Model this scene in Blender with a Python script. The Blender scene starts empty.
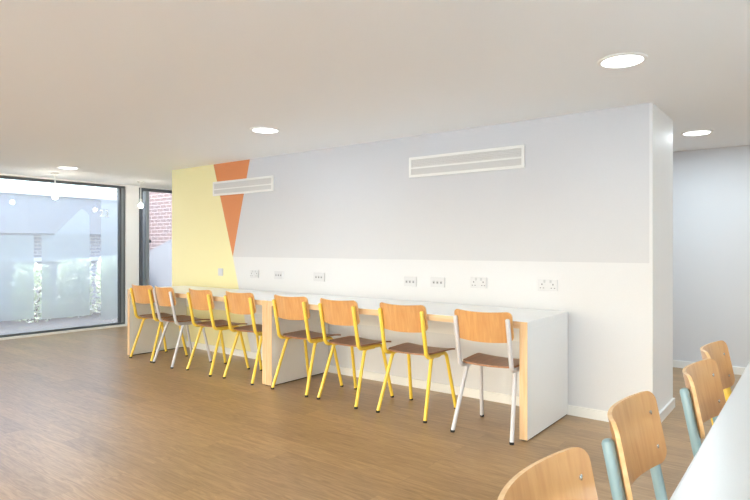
import bpy, bmesh, math, random
from mathutils import Vector, Matrix
random.seed(7)
C = bpy.context.scene.collection
PI = math.pi
R = math.radians

# ------------------------------------------------------------------ helpers
def obj(name, bm, mats, parent=None, smooth=False, loc=None):
    me = bpy.data.meshes.new(name)
    bmesh.ops.recalc_face_normals(bm, faces=bm.faces)
    bm.to_mesh(me); bm.free()
    for m in (mats if isinstance(mats, (list, tuple)) else [mats]):
        me.materials.append(m)
    if smooth:
        for p in me.polygons: p.use_smooth = True
        try: me.set_sharp_from_angle(angle=R(35))
        except Exception: pass
    o = bpy.data.objects.new(name, me); C.objects.link(o)
    if loc: o.location = loc
    if parent: o.parent = parent
    return o

def tag(o, label=None, cat=None, group=None, kind=None):
    if label: o['label'] = label
    if cat: o['category'] = cat
    if group: o['group'] = group
    if kind: o['kind'] = kind
    return o

def thing(name, label, cat, loc=(0, 0, 0), rz=0, group=None):
    o = bpy.data.objects.new(name, None); C.objects.link(o)
    o.empty_display_size = .1
    o.location = loc; o.rotation_euler = (0, 0, rz)
    return tag(o, label, cat, group)

def kids(o): return [c for c in bpy.data.objects if c.parent == o]
def copy_tree(o, parent=None):
    c = o.copy(); C.objects.link(c)
    if parent: c.parent = parent
    for ch in kids(o): copy_tree(ch, c)
    return c

def box(bm, x0, x1, y0, y1, z0, z1, bev=0, mi=0):
    r = bmesh.ops.create_cube(bm, size=1)
    vs = r['verts']
    for v in vs:
        v.co = Vector(((x0 + x1) / 2 + v.co.x * (x1 - x0), (y0 + y1) / 2 + v.co.y * (y1 - y0), (z0 + z1) / 2 + v.co.z * (z1 - z0)))
    fs = set(f for v in vs for f in v.link_faces)
    for f in fs: f.material_index = mi
    if bev:
        es = set(e for v in vs for e in v.link_edges)
        bmesh.ops.bevel(bm, geom=list(es), offset=bev, segments=2, affect='EDGES', profile=.5)
    return bm

def B(*a, **k): return box(bmesh.new(), *a, **k)

def fillet(pts, rad, n=8):
    pts = [Vector(p) for p in pts]
    out = [pts[0]]
    for i in range(1, len(pts) - 1):
        a, b, c = pts[i - 1], pts[i], pts[i + 1]
        u = (a - b).normalized(); w = (c - b).normalized()
        ang = u.angle(w)
        d = min(rad / math.tan(ang / 2), (a - b).length * .49, (c - b).length * .49)
        r = d * math.tan(ang / 2)
        cen = b + (u + w).normalized() * (r / math.sin(ang / 2))
        p0 = b + u * d; p1 = b + w * d
        s0 = p0 - cen; s1 = p1 - cen
        tot = s0.angle(s1); ax = s0.cross(s1).normalized()
        for k in range(n + 1):
            out.append(cen + Matrix.Rotation(tot * k / n, 3, ax) @ s0)
    out.append(pts[-1])
    return out

def tube(bm, pts, rad, seg=14, dome=False):
    pts = [Vector(p) for p in pts]
    n = len(pts)
    tang = [(pts[min(i + 1, n - 1)] - pts[max(i - 1, 0)]).normalized() for i in range(n)]
    up = Vector((1, 0, 0)) if abs(tang[0].x) < .8 else Vector((0, 1, 0))
    nrm = (up - tang[0] * up.dot(tang[0])).normalized()
    rings = []
    def ring(c, t, nn, r):
        b = t.cross(nn)
        return [bm.verts.new(c + (nn * math.cos(2 * PI * k / seg) + b * math.sin(2 * PI * k / seg)) * r) for k in range(seg)]
    for i in range(n):
        nrm = (nrm - tang[i] * nrm.dot(tang[i])).normalized()
        rings.append(ring(pts[i], tang[i], nrm, rad))
        if i == 0 and dome:
            n0 = nrm.copy()
    if dome:
        extra = []
        for a in (35, 65):
            extra.append(ring(pts[0] - tang[0] * rad * .7 * math.sin(R(a)), tang[0], n0, rad * math.cos(R(a))))
        rings = extra[::-1] + rings
    for a, b in zip(rings, rings[1:]):
        for k in range(seg):
            bm.faces.new((a[k], a[(k + 1) % seg], b[(k + 1) % seg], b[k]))
    bm.faces.new(rings[0]); bm.faces.new(rings[-1])
    return bm

def cyl(bm, c, r0, r1, z0, z1, seg=40):
    tube_r = []
    for z, r in ((z0, r0), (z1, r1)):
        tube_r.append([bm.verts.new((c[0] + r * math.cos(2 * PI * k / seg), c[1] + r * math.sin(2 * PI * k / seg), z)) for k in range(seg)])
    a, b = tube_r
    for k in range(seg): bm.faces.new((a[k], a[(k + 1) % seg], b[(k + 1) % seg], b[k]))
    bm.faces.new(a); bm.faces.new(b)
    return bm

def lathe(bm, prof, seg=40, c=(0, 0, 0)):
    rings = [[bm.verts.new((c[0] + r * math.cos(2 * PI * k / seg), c[1] + r * math.sin(2 * PI * k / seg), c[2] + z)) for k in range(seg)] for r, z in prof]
    for a, b in zip(rings, rings[1:]):
        for k in range(seg): bm.faces.new((a[k], a[(k + 1) % seg], b[(k + 1) % seg], b[k]))
    return bm, rings

def prism(bm, poly, y0, y1, axis='y'):
    """polygon given in (a, z) extruded along y (or x)"""
    def P(a, z, d): return (a, d, z) if axis == 'y' else (d, a, z)
    f = [bm.verts.new(P(a, z, y0)) for a, z in poly]; g = [bm.verts.new(P(a, z, y1)) for a, z in poly]
    n = len(poly)
    for k in range(n): bm.faces.new((f[k], f[(k + 1) % n], g[(k + 1) % n], g[k]))
    bm.faces.new(f); bm.faces.new(g)
    return bm

# ------------------------------------------------------------------ materials
def srgb(r, g, b):
    f = lambda c: (c / 255 / 12.92) if c / 255 <= .04045 else ((c / 255 + .055) / 1.055) ** 2.4
    return (f(r), f(g), f(b), 1)

def mat(name, col, rough=.5, metal=0, spec=.5, coat=0, bump=0, bscale=200):
    m = bpy.data.materials.new(name); m.use_nodes = True
    nt = m.node_tree; p = nt.nodes['Principled BSDF']
    p.inputs['Roughness'].default_value = rough; p.inputs['Metallic'].default_value = metal
    p.inputs['Specular IOR Level'].default_value = spec
    p.inputs['Coat Weight'].default_value = coat
    tc = nt.nodes.new('ShaderNodeTexCoord')
    nz = nt.nodes.new('ShaderNodeTexNoise'); nz.inputs['Scale'].default_value = bscale; nz.inputs['Detail'].default_value = 3
    nt.links.new(tc.outputs['Object'], nz.inputs['Vector'])
    mx = nt.nodes.new('ShaderNodeMix'); mx.data_type = 'RGBA'
    mx.inputs['A'].default_value = [c * .97 for c in col[:3]] + [1]; mx.inputs['B'].default_value = [min(1, c * 1.03) for c in col[:3]] + [1]
    nt.links.new(nz.outputs['Fac'], mx.inputs['Factor']); nt.links.new(mx.outputs['Result'], p.inputs['Base Color'])
    if bump:
        bp = nt.nodes.new('ShaderNodeBump'); bp.inputs['Strength'].default_value = bump; bp.inputs['Distance'].default_value = .002
        nt.links.new(nz.outputs['Fac'], bp.inputs['Height']); nt.links.new(bp.outputs['Normal'], p.inputs['Normal'])
    return m

def wood(name, c0, c1, scale=(45, 45, 3), rough=.38, coat=.2):
    m = bpy.data.materials.new(name); m.use_nodes = True
    nt = m.node_tree; p = nt.nodes['Principled BSDF']; L = nt.links.new
    tc = nt.nodes.new('ShaderNodeTexCoord'); mp = nt.nodes.new('ShaderNodeMapping'); mp.inputs['Scale'].default_value = scale
    L(tc.outputs['Object'], mp.inputs['Vector'])
    nz = nt.nodes.new('ShaderNodeTexNoise'); nz.inputs['Scale'].default_value = 1; nz.inputs['Detail'].default_value = 6; nz.inputs['Distortion'].default_value = .6
    L(mp.outputs['Vector'], nz.inputs['Vector'])
    cr = nt.nodes.new('ShaderNodeValToRGB'); cr.color_ramp.elements[0].position = .3; cr.color_ramp.elements[1].position = .7
    cr.color_ramp.elements[0].color = c0; cr.color_ramp.elements[1].color = c1
    L(nz.outputs['Fac'], cr.inputs['Fac']); L(cr.outputs['Color'], p.inputs['Base Color'])
    p.inputs['Roughness'].default_value = rough; p.inputs['Coat Weight'].default_value = coat; p.inputs['Coat Roughness'].default_value = .25
    return m

def emis(name, col, s):
    m = bpy.data.materials.new(name); m.use_nodes = True
    nt = m.node_tree; nt.nodes.clear()
    o = nt.nodes.new('ShaderNodeOutputMaterial'); e = nt.nodes.new('ShaderNodeEmission')
    e.inputs['Color'].default_value = col; e.inputs['Strength'].default_value = s
    nt.links.new(e.outputs[0], o.inputs['Surface'])
    return m

def floor_mat():
    m = bpy.data.materials.new('oak_plank_floor'); m.use_nodes = True
    nt = m.node_tree; p = nt.nodes['Principled BSDF']; L = nt.links.new
    tc = nt.nodes.new('ShaderNodeTexCoord')
    bk = nt.nodes.new('ShaderNodeTexBrick')
    bk.inputs['Scale'].default_value = 1; bk.inputs['Brick Width'].default_value = 1.25; bk.inputs['Row Height'].default_value = .15
    bk.inputs['Mortar Size'].default_value = .0012; bk.inputs['Mortar Smooth'].default_value = .2; bk.inputs['Bias'].default_value = 0
    bk.offset = .37; bk.inputs['Color1'].default_value = (0, 0, 0, 1); bk.inputs['Color2'].default_value = (1, 1, 1, 1); bk.inputs['Mortar'].default_value = (.3, .3, .3, 1)
    L(tc.outputs['Object'], bk.inputs['Vector'])
    # per-plank shift of the grain
    mp = nt.nodes.new('ShaderNodeMapping'); mp.inputs['Scale'].default_value = (2.2, 22, 1)
    L(tc.outputs['Object'], mp.inputs['Vector'])
    ad = nt.nodes.new('ShaderNodeVectorMath'); ad.operation = 'ADD'
    sc = nt.nodes.new('ShaderNodeVectorMath'); sc.operation = 'SCALE'; sc.inputs['Scale'].default_value = 17
    L(bk.outputs['Color'], sc.inputs[0]); L(mp.outputs['Vector'], ad.inputs[0]); L(sc.outputs[0], ad.inputs[1])
    nz = nt.nodes.new('ShaderNodeTexNoise'); nz.inputs['Scale'].default_value = 1.3; nz.inputs['Detail'].default_value = 7; nz.inputs['Distortion'].default_value = 2.2; nz.inputs['Roughness'].default_value = .66
    L(ad.outputs[0], nz.inputs['Vector'])
    cr = nt.nodes.new('ShaderNodeValToRGB'); e = cr.color_ramp.elements
    e[0].position = .28; e[0].color = FLOOR0; e[1].position = .74; e[1].color = FLOOR1
    L(nz.outputs['Fac'], cr.inputs['Fac'])
    hs = nt.nodes.new('ShaderNodeMix'); hs.data_type = 'RGBA'; hs.blend_type = 'MULTIPLY'; hs.inputs['Factor'].default_value = 1
    tone = nt.nodes.new('ShaderNodeMapRange'); tone.inputs['To Min'].default_value = .86; tone.inputs['To Max'].default_value = 1.1
    L(bk.outputs['Color'], tone.inputs['Value'])
    L(cr.outputs['Color'], hs.inputs['A']); L(tone.outputs[0], hs.inputs['B'])
    mo = nt.nodes.new('ShaderNodeMix'); mo.data_type = 'RGBA'
    mf = nt.nodes.new('ShaderNodeMath'); mf.operation = 'MULTIPLY'; mf.inputs[1].default_value = .45
    L(bk.outputs['Fac'], mf.inputs[0]); L(mf.outputs[0], mo.inputs['Factor'])
    L(hs.outputs['Result'], mo.inputs['A']); mo.inputs['B'].default_value = srgb(120, 92, 66)
    L(mo.outputs['Result'], p.inputs['Base Color'])
    rg = nt.nodes.new('ShaderNodeMapRange'); rg.inputs['To Min'].default_value = .33; rg.inputs['To Max'].default_value = .38
    L(nz.outputs['Fac'], rg.inputs['Value']); L(rg.outputs[0], p.inputs['Roughness'])
    p.inputs['Specular IOR Level'].default_value = .35
    p.inputs['Coat Weight'].default_value = .36; p.inputs['Coat Roughness'].default_value = .33; p.inputs['Coat IOR'].default_value = 1.6
    bp = nt.nodes.new('ShaderNodeBump'); bp.inputs['Strength'].default_value = .05; bp.inputs['Distance'].default_value = .002
    L(nz.outputs['Fac'], bp.inputs['Height']); L(bp.outputs['Normal'], p.inputs['Normal'])
    return m

def brick_mat(name, axis, c1, c2, mortar):
    m = bpy.data.materials.new(name); m.use_nodes = True
    nt = m.node_tree; p = nt.nodes['Principled BSDF']; L = nt.links.new
    tc = nt.nodes.new('ShaderNodeTexCoord'); sp = nt.nodes.new('ShaderNodeSeparateXYZ'); cb = nt.nodes.new('ShaderNodeCombineXYZ')
    L(tc.outputs['Object'], sp.inputs[0]); L(sp.outputs[axis], cb.inputs[0]); L(sp.outputs[2], cb.inputs[1])
    bk = nt.nodes.new('ShaderNodeTexBrick'); bk.inputs['Scale'].default_value = 1
    bk.inputs['Brick Width'].default_value = .225; bk.inputs['Row Height'].default_value = .075; bk.inputs['Mortar Size'].default_value = .007
    bk.inputs['Color1'].default_value = c1; bk.inputs['Color2'].default_value = c2; bk.inputs['Mortar'].default_value = mortar
    L(cb.outputs[0], bk.inputs['Vector']); L(bk.outputs['Color'], p.inputs['Base Color'])
    p.inputs['Roughness'].default_value = .9
    return m

def glass_mat(name, haze=0.0, f0=.045):
    m = bpy.data.materials.new(name); m.use_nodes = True
    nt = m.node_tree; nt.nodes.clear(); L = nt.links.new
    o = nt.nodes.new('ShaderNodeOutputMaterial')
    tr = nt.nodes.new('ShaderNodeBsdfTransparent'); tr.inputs['Color'].default_value = (.94, .97, .97, 1)
    gl = nt.nodes.new('ShaderNodeBsdfGlossy'); gl.inputs['Roughness'].default_value = .02
    fr = nt.nodes.new('ShaderNodeFresnel'); fr.inputs['IOR'].default_value = 1.5
    mx = nt.nodes.new('ShaderNodeMixShader'); L(fr.outputs[0], mx.inputs[0]); L(tr.outputs[0], mx.inputs[1]); L(gl.outputs[0], mx.inputs[2])
    last = mx.outputs[0]
    if haze:
        df = nt.nodes.new('ShaderNodeBsdfTranslucent'); df.inputs['Color'].default_value = (.95, .97, 1, 1)
        d2 = nt.nodes.new('ShaderNodeBsdfDiffuse'); d2.inputs['Color'].default_value = (.95, .97, 1, 1)
        ms = nt.nodes.new('ShaderNodeMixShader'); ms.inputs[0].default_value = .2; L(df.outputs[0], ms.inputs[1]); L(d2.outputs[0], ms.inputs[2])
        m2 = nt.nodes.new('ShaderNodeMixShader'); m2.inputs[0].default_value = haze; L(last, m2.inputs[1]); L(ms.outputs[0], m2.inputs[2]); last = m2.outputs[0]
    L(last, o.inputs['Surface'])
    return m

FLOOR0 = srgb(140, 107, 67); FLOOR1 = srgb(192, 156, 111)
M = dict(
    white=mat('white_emulsion', srgb(220, 220, 223), .6, bump=.03),
    lit_white=mat('lit_white_emulsion', srgb(242, 241, 240), .6, bump=.03),  # white emulsion lightened to imitate light on wall end and left wall
    gloss=mat('white_satin_paint', srgb(240, 239, 236), .3),
    grey=mat('pale_grey_emulsion', srgb(206, 206, 210), .6, bump=.03),
    yellow=mat('pale_yellow_emulsion', srgb(238, 228, 176), .6, bump=.03),
    orange=mat('burnt_orange_emulsion', srgb(212, 134, 82), .6, bump=.03),
    ceil=mat('ceiling_emulsion', srgb(243, 244, 245), .8, bump=.02),
    lam=mat('white_laminate', srgb(244, 244, 243), .28),
    tabletop=mat('white_table_laminate', srgb(218, 217, 214), .3),
    tray=mat('white_melamine', srgb(232, 230, 230), .4),
    ply=wood('birch_ply_edge', srgb(222, 184, 140), srgb(236, 206, 168), (4, 60, 60), .45, .1),
    plyv=wood('birch_ply_edge_upright', srgb(220, 178, 130), srgb(234, 200, 158), (60, 60, 4), .45, .1),
    back=wood('beech_veneer', srgb(204, 145, 86), srgb(221, 168, 108), (50, 20, 3.5), .3, .4),
    seat=wood('brown_seat_veneer', srgb(138, 90, 58), srgb(168, 114, 76), (50, 4, 20), .34, .25),
    rim=wood('beech_ply_rim', srgb(222, 178, 122), srgb(240, 206, 158), (40, 40, 40), .45, .1),
    ytube=mat('yellow_powder_coat', srgb(248, 212, 78), .3, coat=.3),
    gtube=mat('pale_grey_powder_coat', srgb(212, 209, 212), .3, coat=.3),
    btube=mat('pale_blue_powder_coat', srgb(142, 172, 180), .3, coat=.3),
    rubber=mat('black_rubber', srgb(38, 36, 36), .7),
    steel=mat('zinc_screw', srgb(215, 215, 212), .25, metal=1),
    plastic=mat('white_socket_plastic', srgb(210, 210, 214), .3),
    slot=mat('socket_slot_dark', srgb(120, 120, 124), .5),
    port=mat('socket_grey_insert', srgb(188, 189, 194), .4),
    louvre=mat('vent_louvre_grey', srgb(216, 214, 212), .5),
    duct=mat('vent_duct_dark', srgb(140, 138, 136), .8),
    frame=mat('anthracite_aluminium', srgb(92, 96, 102), .4, metal=.2),
    frame2=mat('mid_grey_aluminium', srgb(138, 142, 146), .4, metal=.2),
    glass=glass_mat('clear_glass'),
    film=glass_mat('frosted_vinyl_film', .38),
    reflect_haze=glass_mat('reflect_haze_glass', .11),  # translucent haze stands in for bright reflections on the pane
    mark=mat('white_vinyl', srgb(250, 250, 250), .5),
    lamp=emis('downlight_diffuser', (1, .985, .96, 1), 6),
    bulb=emis('glowing_bulb', (1, .92, .78, 1), 110),
    paving=mat('grey_courtyard_paving', srgb(52, 58, 66), .8, bump=.2, bscale=12),
    bounce_terrace=mat('pale_bounce_stone', srgb(228, 226, 222), .8, bscale=8),  # kept pale to throw sunlight up into the room
    fascia=mat('pale_render_fascia', srgb(134, 138, 143), .7),
    brick_shade=mat('blue_grey_shade', srgb(90, 96, 108), .8),  # tint of the brick's shaded lower part
    ledge=mat('white_stone_ledge', srgb(232, 234, 236), .7),
    leaf=mat('shrub_leaf', srgb(196, 214, 180), .3),
    leaf2=mat('shrub_leaf_pale', srgb(238, 242, 236), .3),
    twig=mat('shrub_stem', srgb(104, 90, 74), .8),
    brickp=brick_mat('pink_brick', 0, srgb(86, 70, 74), srgb(76, 66, 74), srgb(126, 123, 127)),
    brickg=brick_mat('grey_brick', 1, srgb(150, 150, 158), srgb(168, 166, 172), srgb(200, 200, 204)),
    sill=mat('white_window_sill', srgb(240, 236, 230), .4),
)
M['floor'] = floor_mat()

# ------------------------------------------------------------------ the setting
ZC = 2.195                      # ceiling height
XL, XR, Y0, YF = -8.5, 3.0, -4.0, 6.5
ZT, ZS = 2.172, .03
YW, YWB, XW0, XW1 = 4.193, 4.88, -6.46, -.87

def struct(name, bm, m, parent=None, smooth=False):
    o = obj(name, bm, m, parent, smooth)
    if not parent: o['kind'] = 'structure'
    return o

struct('floor', B(XL - .25, XR + .2, Y0 - .2, YF + .2, -.15, 0), M['floor'])
struct('ceiling', B(XL - .25, XR + .2, Y0 - .2, YF + .2, ZC, ZC + .2), M['ceil'])
bm = bmesh.new()
SB = [(-3.4, -1.2), (-.7, 2.35)]           # glazed bays added in the unseen right wall to brighten the room
box(bm, XR, XR + .2, Y0 - .2, SB[0][0], 0, ZC)
for (a, b_), nx in zip(SB, [SB[1][0], YF + .2]):
    box(bm, XR, XR + .2, b_, nx, 0, ZC); box(bm, XR, XR + .2, a, b_, ZT, ZC)
struct('wall_right', bm, M['white'])
bm = bmesh.new()
RB = [(-8.1, -4.6), (-4.3, -1.4), (-.7, 2.0)]         # glazed bays added in the unseen rear wall for fill daylight
box(bm, XL - .25, RB[0][0], Y0 - .2, Y0, 0, ZC)
for (a, b_), nx in zip(RB, [RB[1][0], RB[2][0], XR]):
    box(bm, b_, nx, Y0 - .2, Y0, 0, ZC); box(bm, a, b_, Y0 - .2, Y0, ZT, ZC)
struct('wall_rear', bm, M['white'])
struct('wall_far', B(XL - .25, XR, YF, YF + .2, 0, ZC), M['white'])
struct('baseboard_far', B(XL, XR, YF - .016, YF, 0, .075, bev=.004), M['gloss'])

# painted dividing wall: front face split into its paint fields
bm = bmesh.new()
def face(pts, mi, y=YW):
    f = bm.faces.new([bm.verts.new((x, y, z)) for x, z in pts]); f.material_index = mi
z0 = .0
OT = (-5.262, 1.114)            # tip of the orange wedge
YT, OR_ = (-5.615, ZC), (-4.968, ZC)
YB = (-4.93, 0)                 # yellow edge at the floor
GX = XW1 - .02
face([(XW0, 0), YB, OT, YT, (XW0, ZC)], 1)
face([YT, OT, OR_], 2)
face([OT, (GX, 1.114), (GX, ZC), OR_], 3)
face([YB, (XW1, 0), (XW1, 1.114), (GX, 1.114), OT], 0)
face([(GX, 1.114), (XW1, 1.114), (XW1, ZC), (GX, ZC)], 0)
def quad(p, mi):
    f = bm.faces.new([bm.verts.new(q) for q in p]); f.material_index = mi
quad([(XW1, YW, 0), (XW1, YWB, 0), (XW1, YWB, ZC), (XW1, YW, ZC)], 4)
quad([(XW0, YW, 0), (XW0, YWB, 0), (XW0, YWB, ZC), (XW0, YW, ZC)], 1)
quad([(XW0, YWB, 0), (XW1, YWB, 0), (XW1, YWB, ZC), (XW0, YWB, ZC)], 0)
quad([(XW0, YW, 0), (XW1, YW, 0), (XW1, YWB, 0), (XW0, YWB, 0)], 0)
quad([(XW0, YW, ZC), (XW1, YW, ZC), (XW1, YWB, ZC), (XW0, YWB, ZC)], 0)
bmesh.ops.remove_doubles(bm, verts=bm.verts, dist=1e-5)
struct('wall_centre', bm, [M['white'], M['yellow'], M['orange'], M['grey'], M['lit_white']])
bm = bmesh.new()
box(bm, XW0, XW1, YW - .016, YW, 0, .07)
box(bm, XW1, XW1 + .016, YW - .016, YWB, 0, .07)
struct('baseboard_centre', bm, M['gloss'])

# left wall with its two glazed openings
W1 = (-1.6, 4.715); W2 = (4.93, 6.2)
bm = bmesh.new()
box(bm, XL - .25, XL, Y0 - .2, W1[0], 0, ZC)
box(bm, XL - .25, XL, W1[1], W2[0], 0, ZC)
box(bm, XL - .25, XL, W2[1], YF + .2, 0, ZC)
box(bm, XL - .25, XL, W1[0], W1[1], ZT, ZC)
box(bm, XL - .25, XL, W2[0], W2[1], ZT, ZC)
struct('wall_left', bm, M['lit_white'])

def window(name):
    e = bpy.data.objects.new(name, None); C.objects.link(e); e['kind'] = 'structure'
    return e
w = window('window_1')
bm = bmesh.new(); fx0, fx1 = XL - .11, XL - .03
box(bm, fx0, fx1, W1[0], W1[1], ZT - .035, ZT); box(bm, fx0, fx1, W1[0], W1[1], ZS, ZS + .03)
box(bm, fx0, fx1, W1[0], W1[0] + .05, ZS + .03, ZT - .035); box(bm, fx0, fx1, W1[1] - .09, W1[1], ZS + .03, ZT - .035)
box(bm, fx0, fx1, 1.15, 1.21, ZS + .03, ZT - .035)
obj('frame', bm, M['frame'], w)
obj('inner_post', B(fx1 - .005, fx1 + .012, W1[1] - .06, W1[1] - .03, ZS + .03, ZT - .035), M['frame2'], w)
obj('glass', B(XL - .085, XL - .079, W1[0] + .05, W1[1] - .09, ZS + .03, ZT - .035), M['reflect_haze'], w)
obj('sill', B(XL - .12, XL + .012, W1[0], W1[1], 0, ZS), M['sill'], w)
# frosted vinyl shapes stuck on the pane
fxa, fxb = XL - .0785, XL - .0775
def film(poly, x=fxa): return obj('frosted_film', prism(bmesh.new(), poly, x, x + .001, 'x'), M['film'], w)
o = film([(3.52, .215), (4.19, .215), (4.19, 1.70), (4.075, 1.80), (3.68, 1.395), (3.52, 1.395)]); o['label'] = 'frosted house-shaped vinyl with a pointed gable'
film([(1.9, .24), (3.42, .24), (3.42, 1.385), (1.9, 1.385)])
film([(4.36, .12), (4.62, .12), (4.62, 1.95), (4.36, 1.95)])
def digits(txt, y, z, h):
    cu = bpy.data.curves.new('house_number', 'FONT'); cu.body = txt; cu.size = h; cu.extrude = .0008
    t = bpy.data.objects.new('tmp', cu); C.objects.link(t)
    t.rotation_euler = (PI / 2, 0, PI / 2); t.location = (XL - .074, y, z)
    bpy.context.view_layer.update()
    dg = bpy.context.evaluated_depsgraph_get()
    me = bpy.data.meshes.new_from_object(t.evaluated_get(dg)); me.transform(t.matrix_world)
    o = bpy.data.objects.new('number_lettering', me); C.objects.link(o); o.parent = w
    me.materials.clear(); me.materials.append(M['mark'])
    bpy.data.objects.remove(t)
    o['label'] = 'white number lettering on the pane'
digits('22', 4.335, 1.69, .15)

w2 = window('window_2')
bm = bmesh.new()
box(bm, fx0, fx1, W2[0], W2[1], ZT - .045, ZT); box(bm, fx0, fx1, W2[0], W2[1], ZS, ZS + .05)
box(bm, fx0, fx1, W2[0] + .045, W2[0] + .085, ZS + .05, ZT - .045); box(bm, fx0, fx1, W2[1] - .05, W2[1], ZS + .05, ZT - .045)
obj('frame', bm, M['frame'], w2)
obj('post', B(fx0, fx1 + .01, W2[0] + .135, W2[0] + .19, ZS + .05, ZT - .045), M['frame2'], w2)
obj('glass', B(XL - .075, XL - .069, W2[0], W2[1], ZS + .05, ZT - .045), M['glass'], w2)
obj('sill', B(XL - .12, XL + .012, W2[0], W2[1], 0, ZS), M['sill'], w2)
for yy, zz in ((W2[0] + .2, 1.32), (5.55, 1.32)):
    obj('hinge', B(fx1, fx1 + .02, yy - .015, yy + .015, zz - .025, zz + .025, bev=.003), M['frame'], w2)

for i, (a, b_) in enumerate(RB):  # rear windows out of view, added to let in fill daylight
    w3 = window('window_%d' % (i + 3)); bm = bmesh.new(); q0, q1 = Y0 - .14, Y0 - .06
    box(bm, a, b_, q0, q1, ZT - .05, ZT); box(bm, a, b_, q0, q1, 0, .05); m_ = (a + b_) / 2
    for x in (a, m_ - .03, b_ - .06): box(bm, x, x + .06, q0, q1, .05, ZT - .05)
    obj('frame', bm, M['frame'], w3)
    obj('glass', B(a + .06, b_ - .06, Y0 - .103, Y0 - .097, .05, ZT - .05), M['glass'], w3)
    ld = bpy.data.lights.new('daylight_portal', 'AREA'); ld.shape = 'RECTANGLE'; ld.size = b_ - a; ld.size_y = ZT; ld.cycles.is_portal = True
    lo = bpy.data.objects.new('daylight_portal', ld); C.objects.link(lo); lo.parent = w3
    lo.location = (m_, Y0 - .21, ZT / 2); lo.rotation_euler = (PI / 2, 0, 0)
for i, (a, b_) in enumerate(SB):  # side windows out of view, added to lift the ceiling and right side
    w3 = window('window_%d' % (i + 6)); bm = bmesh.new(); q0, q1 = XR + .06, XR + .14
    box(bm, q0, q1, a, b_, ZT - .05, ZT); box(bm, q0, q1, a, b_, 0, .05); m_ = (a + b_) / 2
    for y in (a, m_ - .03, b_ - .06): box(bm, q0, q1, y, y + .06, .05, ZT - .05)
    obj('frame', bm, M['frame'], w3)
    obj('glass', B(XR + .097, XR + .103, a + .06, b_ - .06, .05, ZT - .05), M['glass'], w3)
    ld = bpy.data.lights.new('daylight_portal', 'AREA'); ld.shape = 'RECTANGLE'; ld.size = b_ - a; ld.size_y = ZT; ld.cycles.is_portal = True
    lo = bpy.data.objects.new('daylight_portal', ld); C.objects.link(lo); lo.parent = w3
    lo.location = (XR + .21, m_, ZT / 2); lo.rotation_euler = (PI / 2, 0, PI / 2)
bm = bmesh.new(); box(bm, -14, 22, -20, Y0 - .2, -.049, -.03); box(bm, XR + .2, 22, Y0 - .2, 14, -.049, -.03)
struct('bounce_terrace', bm, M['bounce_terrace'])  # unseen pale paving added to bounce sun onto the ceiling

# ------------------------------------------------------------------ outside
struct('ground', B(-30, XL - .25, -14, 22, -.2, -.05), M['paving'])
b = thing('courtyard_building', 'low building across the courtyard with pale fascia over grey brick', 'building', (-13, 3, -.05))
obj('wall', B(-3, 0, -9, 10, 0, 1.55), M['brickg'], b)
obj('fascia', B(-3, .5, -9, 10, 1.55, 2.33, bev=.01), M['fascia'], b)
obj('roof_edge', B(-3, .56, -9, 10, 2.33, 2.42), M['ledge'], b)
obj('window_ledge', B(-.0, .12, -9, 10, .98, 1.06), M['ledge'], b)
bm = bmesh.new(); tube(bm, [(.08, 1.68, 0), (.08, 1.68, 1.5)], .05); obj('downpipe', bm, M['fascia'], b, True)
b = thing('brick_building', 'pink brick wall rising outside the narrow window', 'building', (-12.3, 6.9, -.05))
obj('wall', B(-.0, 7.0, 0, .3, 0, 4.6), M['brickp'], b)
obj('coping', B(-.05, 7.05, -.04, .34, 4.6, 4.68), M['ledge'], b)
g = thing('shadow_wall', 'added blue-grey sloping panel standing for the shadow on the pink brick', 'wall', (-11.9, 6.45, -.05))
obj('shade_panel', prism(bmesh.new(), [(0, 0), (3.0, 0), (3.0, 1.75), (0, .85)], 0, .15), M['brick_shade'], g)  # panel added to imitate the diagonal shadow across the brick

def shrub_mesh(n, seed):
    rd = random.Random(seed); bm = bmesh.new()
    for i in range(n):
        a = rd.uniform(0, 2 * PI); z = rd.uniform(.02, 1); rr = .36 * (1 - .55 * max(0, z - .55) ** 1.5) * math.sqrt(rd.uniform(.2, 1)) * .86
        c = Vector((rr * math.cos(a), rr * math.sin(a), z * .98 + rd.uniform(-.05, .06)))
        l = rd.uniform(.035, .06); wd = l * .42
        d = Vector((math.cos(a) * .7 + rd.uniform(-.6, .6), math.sin(a) * .7 + rd.uniform(-.6, .6), rd.uniform(-.4, .9))).normalized()
        s = d.cross(Vector((rd.uniform(-1, 1), rd.uniform(-1, 1), rd.uniform(.2, 1)))).normalized()
        nn = d.cross(s)
        v = [bm.verts.new(c - d * l), bm.verts.new(c + s * wd + nn * .006), bm.verts.new(c + d * l), bm.verts.new(c - s * wd + nn * .006)]
        f = bm.faces.new(v); f.material_index = 0 if rd.random() < .55 else 1
    return bm
def make_shrub(seed):
    t = thing('shrub', 'leafy green shrub in the courtyard hedge behind the frosted glass', 'shrub', group='hedge shrubs outside the window')
    obj('foliage', shrub_mesh(1500, seed), [M['leaf'], M['leaf2']], t)
    bm = bmesh.new(); rd = random.Random(seed)
    for k in range(5):
        a = rd.uniform(0, 6.28); tube(bm, [(0.03 * math.cos(a), .03 * math.sin(a), 0), (.12 * math.cos(a), .12 * math.sin(a), .4), (.2 * math.cos(a), .2 * math.sin(a), .75)], .009, 6)
    obj('stem', bm, M['twig'], t)
    return t
sh = [make_shrub(3), make_shrub(11)]
ys = [1.95 + .77 * k for k in range(6)]
for k, y in enumerate(ys):
    s = sh[k] if k < 2 else copy_tree(sh[k % 2])
    s.location = (-10.75 - .1 * (k % 3), y, -.05); s.rotation_euler.z = k * 1.3; s.scale = (1, 1, .98 + .05 * (k % 3))

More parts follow.
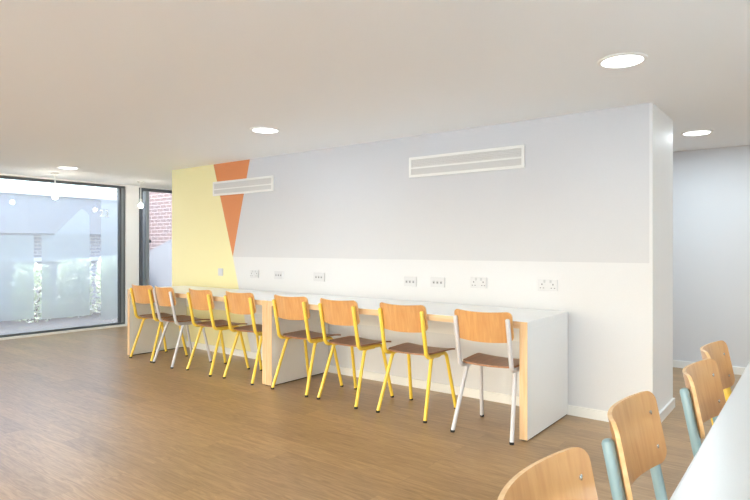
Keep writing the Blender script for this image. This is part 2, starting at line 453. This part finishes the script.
# ------------------------------------------------------------------ counters
def counter(x0, x1, t0, t1, label):
    """x0..x1 outer faces, panel thickness t0 (left), t1 (right)"""
    yf, yb, zt, th = 3.438, YW - .017, .752, .045
    t = thing('counter_desk', label, 'desk', ((x0 + x1) / 2, (yf + yb) / 2, 0))
    ox, oy = (x0 + x1) / 2, (yf + yb) / 2
    a, c, f, k = x0 - ox, x1 - ox, yf - oy, yb - oy
    obj('worktop', B(a, c, f + .002, k, zt - th, zt, bev=.002), M['lam'], t)
    obj('front_edge', B(a + t0, c - t1, f - .002, f + .002, zt - th, zt - .002), M['ply'], t)
    for (p, q) in ((a, a + t0), (c - t1, c)):
        s = obj('side_panel', B(p, q, f + .002, k, .008, zt - th, bev=.0015), M['lam'], t)
        obj('edge_strip', B(p + .001, q - .001, f - .002, f + .002, .008, zt - .002), M['plyv'], s)
        obj('plinth_strip', B(p + .006, q - .006, f + .01, k, 0, .008), M['rubber'], s)
    obj('cable_rail', B(a + t0, c - t1, k - .02, k - .004, .5, zt - th), M['tray'], t)
    return t
counter(-6.165, -3.845, .045, 0.060, 'white counter with pale ply edges against the yellow end of the wall')
counter(-3.843, -1.435, 0.060, .054, 'white counter with pale ply edges, its blank white end facing the right')

# ------------------------------------------------------------------ chairs
def sheet(bm, halfw, v0, v1, r0, r1, fn, th, nu=24, W=None):
    """rounded sheet in (u, v); fn(u, v, d) -> point; rim faces get material 1"""
    vs = []
    for k in range(7): vs.append(v0 + r0 * (1 - math.cos(PI / 2 * k / 6)))
    for k in range(1, 10): vs.append(v0 + r0 + (v1 - r1 - v0 - r0) * k / 10)
    for k in range(7): vs.append(v1 - r1 + r1 * math.sin(PI / 2 * k / 6))
    def hw(v):
        h = halfw(v)
        if v < v0 + r0: d = r0 - (v - v0); h -= r0 - math.sqrt(max(0, r0 * r0 - d * d))
        if v > v1 - r1: d = r1 - (v1 - v); h -= r1 - math.sqrt(max(0, r1 * r1 - d * d))
        return h
    G = [[[bm.verts.new(fn(hw(v) * (2 * i / nu - 1), v, d)) for i in range(nu + 1)] for v in vs] for d in (-th / 2, th / 2)]
    nv = len(vs)
    for s in (0, 1):
        for j in range(nv - 1):
            for i in range(nu):
                bm.faces.new((G[s][j][i], G[s][j][i + 1], G[s][j + 1][i + 1], G[s][j + 1][i]))
    def rim(a, b):
        f = bm.faces.new((G[0][a[0]][a[1]], G[0][b[0]][b[1]], G[1][b[0]][b[1]], G[1][a[0]][a[1]])); f.material_index = 1
    for i in range(nu): rim((0, i), (0, i + 1)); rim((nv - 1, i), (nv - 1, i + 1))
    for j in range(nv - 1): rim((j, 0), (j + 1, 0)); rim((j, nu), (j + 1, nu))
    return bm

XT, RT = .182, .0150
P0, P1 = Vector((0, -.160, .437)), Vector((0, -.226, .766))      # upright, bottom and top
LD = (P1 - P0).normalized(); FN = Vector((0, LD.z, -LD.y))         # along the upright / towards the sitter
def make_chair(tube_mat, label, group):
    t = thing('school_chair', label, 'chair', group=group)
    # backrest: v runs up along the lean, u across; ends reach forward
    base = P0
    def bf(u, v, d):
        p = base + LD * v + FN * (RT + .006 + d)
        p = p + FN * (.042 * ((u / XT) ** 2 - 1)) + FN * .0
        return Vector((u, p.y, p.z))
    bm = sheet(bmesh.new(), lambda v: .201, .186, .384, .035, .034, bf, .0105)
    bk = obj('backrest', bm, [M['back'], M['rim']], t, True)
    for s in (-1, 1):
        for v in (.232, .325):
            c = bf(s * (XT - .010), v, .005); n = FN
            sm = bmesh.new(); lathe(sm, [(.0065, -.003), (.0065, .0008), (.004, .0022), (.0002, .0026)], 14)
            rot = Vector((0, 0, 1)).rotation_difference(n).to_matrix().to_4x4()
            bmesh.ops.transform(sm, matrix=Matrix.Translation(c) @ rot, verts=sm.verts)
            obj('screw', sm, M['steel'], bk, True)
    # seat: slightly dished, front edge rolled down
    def sf(u, v, d):
        z = .456 + .010 * (u / .2) ** 2 - .004
        if v > .13: z -= .9 * (v - .13) ** 2 * 1.6
        if v < -.1: z += .25 * (v + .1) ** 2
        return Vector((u, v, z + d))
    bm = sheet(bmesh.new(), lambda v: .183 + .03 * (v + .16) / .37, -.155, .215, .06, .03, sf, .011)
    obj('seat', bm, [M['seat'], M['seat']], t, True)
    for s in (-1, 1):
        x = s * XT; xi = s * (XT - .012)
        top = Vector((x, P1.y, P1.z)); 
        path = fillet([top, (x, P0.y, P0.z), (xi, -.02, .4365)], .05, 10)
        obj('upright', tube(bmesh.new(), path, RT, 16, dome=True), tube_mat, t, True)
        path = fillet([(xi, -.03, .4365), (xi, .128, .4365), (s * .203, .217, .012)], .045, 10)
        l = obj('leg', tube(bmesh.new(), path, .0135, 16), tube_mat, t, True)
        obj('foot_cap', cyl(bmesh.new(), (s * .203, .2185), .0142, .015, 0, .014, 16), M['rubber'], l, True)
        path = fillet([(xi, .03, .4300), (xi, -.078, .4300), (s * .206, -.217, .012)], .04, 10)
        l = obj('leg', tube(bmesh.new(), path, .0135, 16), tube_mat, t, True)
        obj('foot_cap', cyl(bmesh.new(), (s * .206, -.2185), .0142, .015, 0, .014, 16), M['rubber'], l, True)
    for yy in (-.04, .09):
        obj('seat_rail', tube(bmesh.new(), [(-XT + .012, yy, .4330), (XT - .012, yy, .4330)], .008, 10), tube_mat, t, True)
    return t

GW = 'chairs along the white counter'; GN = 'chairs along the near table'
proto = {'y': None, 'g': None, 'b': None}
tm = {'y': M['ytube'], 'g': M['gtube'], 'b': M['btube']}
def chair(kind, x, y, rz, label, group):
    if proto[kind] is None:
        o = proto[kind] = make_chair(tm[kind], label, group)
    else:
        o = copy_tree(proto[kind]); tag(o, label, 'chair', group)
    o.location = (x, y, 0); o.rotation_euler = (0, 0, rz)
    return o
D = [
 ('y', -5.80, 3.602, 0, 'yellow-framed wooden chair nearest the big window, at the far end of the counter'),
 ('g', -5.33, 3.585, -7, 'grey-framed wooden chair second from the big window, among yellow ones'),
 ('y', -4.735, 3.592, -4.5, 'yellow-framed wooden chair just right of the far grey-framed chair'),
 ('y', -4.165, 3.60, -2, 'yellow-framed wooden chair just left of the counter\'s middle ply upright'),
 ('y', -3.505, 3.60, -1, 'yellow-framed wooden chair just right of the counter\'s middle ply upright'),
 ('y', -2.955, 3.59, -3.5, 'yellow-framed wooden chair second right of the counter\'s middle ply upright'),
 ('y', -2.365, 3.60, 0, 'yellow-framed wooden chair beside the grey-framed chair at the counter\'s near end'),
 ('g', -1.706, 3.548, 1.5, 'grey-framed wooden chair at the near end of the counter by its white end panel'),
]
for k, x, y, a, lab in D: chair(k, x, y, R(a), lab, GW)
NEAR = [
 ('b', -.170, .992, -90, 'wooden chair backrest cut off by the bottom edge, closest to the viewer'),
 ('b', -.160, 1.573, -89, 'blue-framed wooden chair second nearest, its whole backrest clear of the table'),
 ('b', -.097, 2.21, -92, 'blue-framed wooden chair partly behind the table edge, before the yellow-framed one'),
 ('y', -.116, 2.71, -91.5, 'yellow-framed wooden chair farthest along the near table'),
]
for k, x, y, a, lab in NEAR: chair(k, x, y, R(a), lab, GN)

# near table
tx0, tx1, ty0, ty1 = -.217, .85, .42, 3.35
t = thing('long_table', 'long white table in the bottom right corner beside the near chairs', 'table', ((tx0 + tx1) / 2, (ty0 + ty1) / 2, 0))
hx, hy = (tx1 - tx0) / 2, (ty1 - ty0) / 2
obj('tabletop', B(-hx + .002, hx - .002, -hy, hy, .722, .75, bev=.002), M['tabletop'], t)
obj('edge_band', B(-hx - .0, -hx + .002, -hy, hy, .722, .749), M['tabletop'], t)
for sx in (1,):
    for sy in (-1, 1):
        obj('leg', B(hx - .12, hx - .06, sy * (hy - .09) - .03, sy * (hy - .09) + .03, 0, .722, bev=.003), M['lam'], t)
        obj('leg', B(-hx + .42, -hx + .48, sy * (hy - .09) - .03, sy * (hy - .09) + .03, 0, .722, bev=.003), M['lam'], t)

# ------------------------------------------------------------------ wall fittings
def vent(x0, x1, zz0, zz1, label):
    cx, cz = (x0 + x1) / 2, (zz0 + zz1) / 2; hw, hh = (x1 - x0) / 2, (zz1 - zz0) / 2
    t = thing('air_vent', label, 'vent', (cx, YW, cz), group=None)
    b = .022
    bm = bmesh.new()
    box(bm, -hw, hw, -.018, -.0005, hh - b, hh, bev=.002); box(bm, -hw, hw, -.018, -.0005, -hh, -hh + b, bev=.002)
    box(bm, -hw, -hw + b, -.018, -.0005, -hh + b, hh - b); box(bm, hw - b, hw, -.018, -.0005, -hh + b, hh - b)
    obj('frame', bm, M['gloss'], t)
    obj('backing', B(-hw + b, hw - b, -.003, -.0005, -hh + b, hh - b), M['duct'], t)
    obj('middle_bar', B(-hw + b, hw - b, -.017, -.003, -.006 - .008, .006 - .008), M['gloss'], t)
    for a, c in ((-hh + b, -.014), (-.002, hh - b)):
        n = 5; bm = bmesh.new()
        for i in range(n):
            z = a + (c - a) * (i + .5) / n; h = (c - a) / n * .42
            box(bm, -hw + b, hw - b, -.014, -.003, z - h, z + h)
        obj('louvre', bm, M['louvre'], t)
    return t
vent(-5.606, -4.578, 1.822, 1.986, 'white slotted air vent crossing the orange wedge on the wall')
vent(-2.833, -1.77, 1.832, 2.008, 'white slotted air vent high on the grey painted wall, right of the other')

def socket(kind, x, z, w, label):
    h = .086
    t = thing('wall_socket', label, 'socket', (x, YW, z), group='power sockets above the counter')
    obj('plate', B(-w / 2, w / 2, -.009, -.0005, -h / 2, h / 2, bev=.002), M['plastic'], t)
    if kind == 'blank':
        obj('switch', B(-.012, .012, -.013, -.009, -.02, .02, bev=.002), M['plastic'], t)
    elif kind == 'data':
        for s in (-1, 0, 1):
            f = obj('port', B(s * .036 - .011, s * .036 + .011, -.0105, -.009, -.014, .012), M['port'], t)
            obj('port_opening', B(s * .036 - .006, s * .036 + .006, -.0112, -.0105, -.009, .003), M['slot'], f)
    else:
        for s in (-1, 1):
            c = s * .042
            f = obj('outlet', B(c - .021, c + .021, -.0105, -.009, -.034, .016), M['plastic'], t)
            bm = bmesh.new()
            box(bm, c - .004, c + .004, -.0115, -.0105, .000, .012)
            box(bm, c - .017, c - .007, -.0115, -.0105, -.024, -.018); box(bm, c + .007, c + .017, -.0115, -.0105, -.024, -.018)
            obj('pin_slot', bm, M['slot'], f)
            obj('switch', B(c * .55 - .007, c * .55 + .007, -.0125, -.009, .018, .038, bev=.001), M['port'], t)
    return t
socket('blank', -5.475, .935, .086, 'single white socket plate on the yellow paint')
socket('dbl', -4.885, .93, .135, 'first double socket right of the yellow paint, above the counter')
socket('data', -4.50, .93, .135, 'second socket plate right of the yellow paint, above the counter')
socket('data', -3.92, .927, .146, 'third socket plate right of the yellow paint, standing alone mid counter')
socket('data', -2.828, .921, .13, 'left one of the close pair of socket plates right of the middle')
socket('data', -2.547, .925, .14, 'right one of the close pair of socket plates right of the middle')
socket('dbl', -2.161, .935, .146, 'double socket between the close pair and the last one at the right')
socket('dbl', -1.59, .938, .15, 'rightmost double socket, above the near end of the counter')

# ------------------------------------------------------------------ lamps
def downlight(x, y, label, group, power):
    t = thing('downlight', label, 'ceiling light', (x, y, ZC), group=group)
    bm = bmesh.new(); lathe(bm, [(.100, -.0005), (.122, -.0005), (.122, -.004), (.116, -.008), (.102, -.008), (.100, -.003), (.100, -.0005)], 48)
    obj('trim_ring', bm, M['gloss'], t, True)
    obj('diffuser', cyl(bmesh.new(), (0, 0), .0995, .0995, -.0045, -.0005, 48), M['lamp'], t)
    ld = bpy.data.lights.new('downlight_lamp', 'AREA'); ld.shape = 'DISK'; ld.size = .195; ld.energy = power; ld.color = (.75, .91, 1)
    lo = bpy.data.objects.new('lamp', ld); C.objects.link(lo); lo.parent = t; lo.location = (0, 0, -.006)
    return t
P = 6
vis = [(-.80, 3.153, 'large round downlight nearest the viewer, right of the middle'), (-3.62, 3.218, 'round downlight in the middle of the ceiling, between the two vents'),
       (-7.237, 3.272, 'round downlight near the big window at the far left'), (-.80, 5.518, 'round downlight in the passage beyond the wall end')]
for x, y, l in vis: downlight(x, y, l, 'recessed round downlights', P * (3 if y > 5 else 1))
for x in (-7.237, -3.62, -.8, 1.8):
    for y in (.4, -2.3): downlight(x, y, 'recessed round ceiling downlight out of the picture', 'downlights out of the picture', P)
for x, y in ((1.8, 3.2), (1.8, 5.5), (-3.62, 5.75), (-7.2, 5.75)): downlight(x, y, 'recessed round ceiling downlight out of the picture', 'downlights out of the picture', P * 2.8)

def pendant(x, y, zb, label):
    t = thing('pendant_lamp', label, 'pendant light', (x, y, ZC), group='bare bulb pendants by the windows')
    bm, r = lathe(bmesh.new(), [(.05, -.0005), (.05, -.012), (.02, -.03), (.006, -.034)], 24); obj('ceiling_rose', bm, M['gloss'], t, True)
    d = zb - ZC
    obj('cord', tube(bmesh.new(), [(0, 0, -.03), (0, 0, d + .09)], .007, 8), M['gloss'], t, True)
    obj('lamp_holder', tube(bmesh.new(), [(0, 0, d + .1), (0, 0, d + .035)], .017, 16), M['gloss'], t, True)
    bm = bmesh.new(); bmesh.ops.create_uvsphere(bm, u_segments=20, v_segments=12, radius=.033)
    bmesh.ops.translate(bm, verts=bm.verts, vec=(0, 0, d)); obj('bulb', bm, M['bulb'], t, True)
pendant(-7.9, 4.61, 1.835, 'bare bulb pendant hanging before the white pier between the windows')
pendant(-7.9, 3.407, 1.88, 'bare bulb pendant hanging before the big window')

# ------------------------------------------------------------------ daylight
wd = bpy.data.worlds.new('sky'); bpy.context.scene.world = wd; wd.use_nodes = True
nt = wd.node_tree; bg = nt.nodes['Background']
sk = nt.nodes.new('ShaderNodeTexSky'); sk.sky_type = 'NISHITA'; sk.sun_disc = False; sk.sun_elevation = R(38); sk.sun_rotation = R(200); sk.air_density = 1.0; sk.dust_density = 3.5
hs = nt.nodes.new('ShaderNodeHueSaturation'); hs.inputs['Saturation'].default_value = 1.0
nt.links.new(sk.outputs[0], hs.inputs['Color']); nt.links.new(hs.outputs[0], bg.inputs['Color'])
bg.inputs['Strength'].default_value = 1.55
sd = bpy.data.lights.new('sun', 'SUN'); sd.energy = 38.0; sd.angle = R(2); sd.color = (.66, .86, 1)
so = bpy.data.objects.new('sun', sd); C.objects.link(so)
so.rotation_euler = (R(45), 0, R(180))

# ------------------------------------------------------------------ camera
cd = bpy.data.cameras.new('camera'); cam = bpy.data.objects.new('camera', cd); C.objects.link(cam)
f = 574.
cd.sensor_width = 36; cd.lens = f / 750 * 36; cd.shift_y = -2.5 / 750
cam.location = (0, 0, 1.22); cam.rotation_euler = (PI / 2, 0, math.atan2(441, f))
cd.clip_start = .02
sc = bpy.context.scene; sc.camera = cam
sc.view_settings.view_transform = 'Standard'; sc.view_settings.look = 'None'; sc.view_settings.gamma = 1
sc.view_settings.use_curve_mapping = False
sc.view_settings.exposure = 0.02
sc.cycles.use_denoising = True
sc.cycles.max_bounces = 10; sc.cycles.diffuse_bounces = 6; sc.cycles.transparent_max_bounces = 16
sc.cycles.sample_clamp_indirect = 8
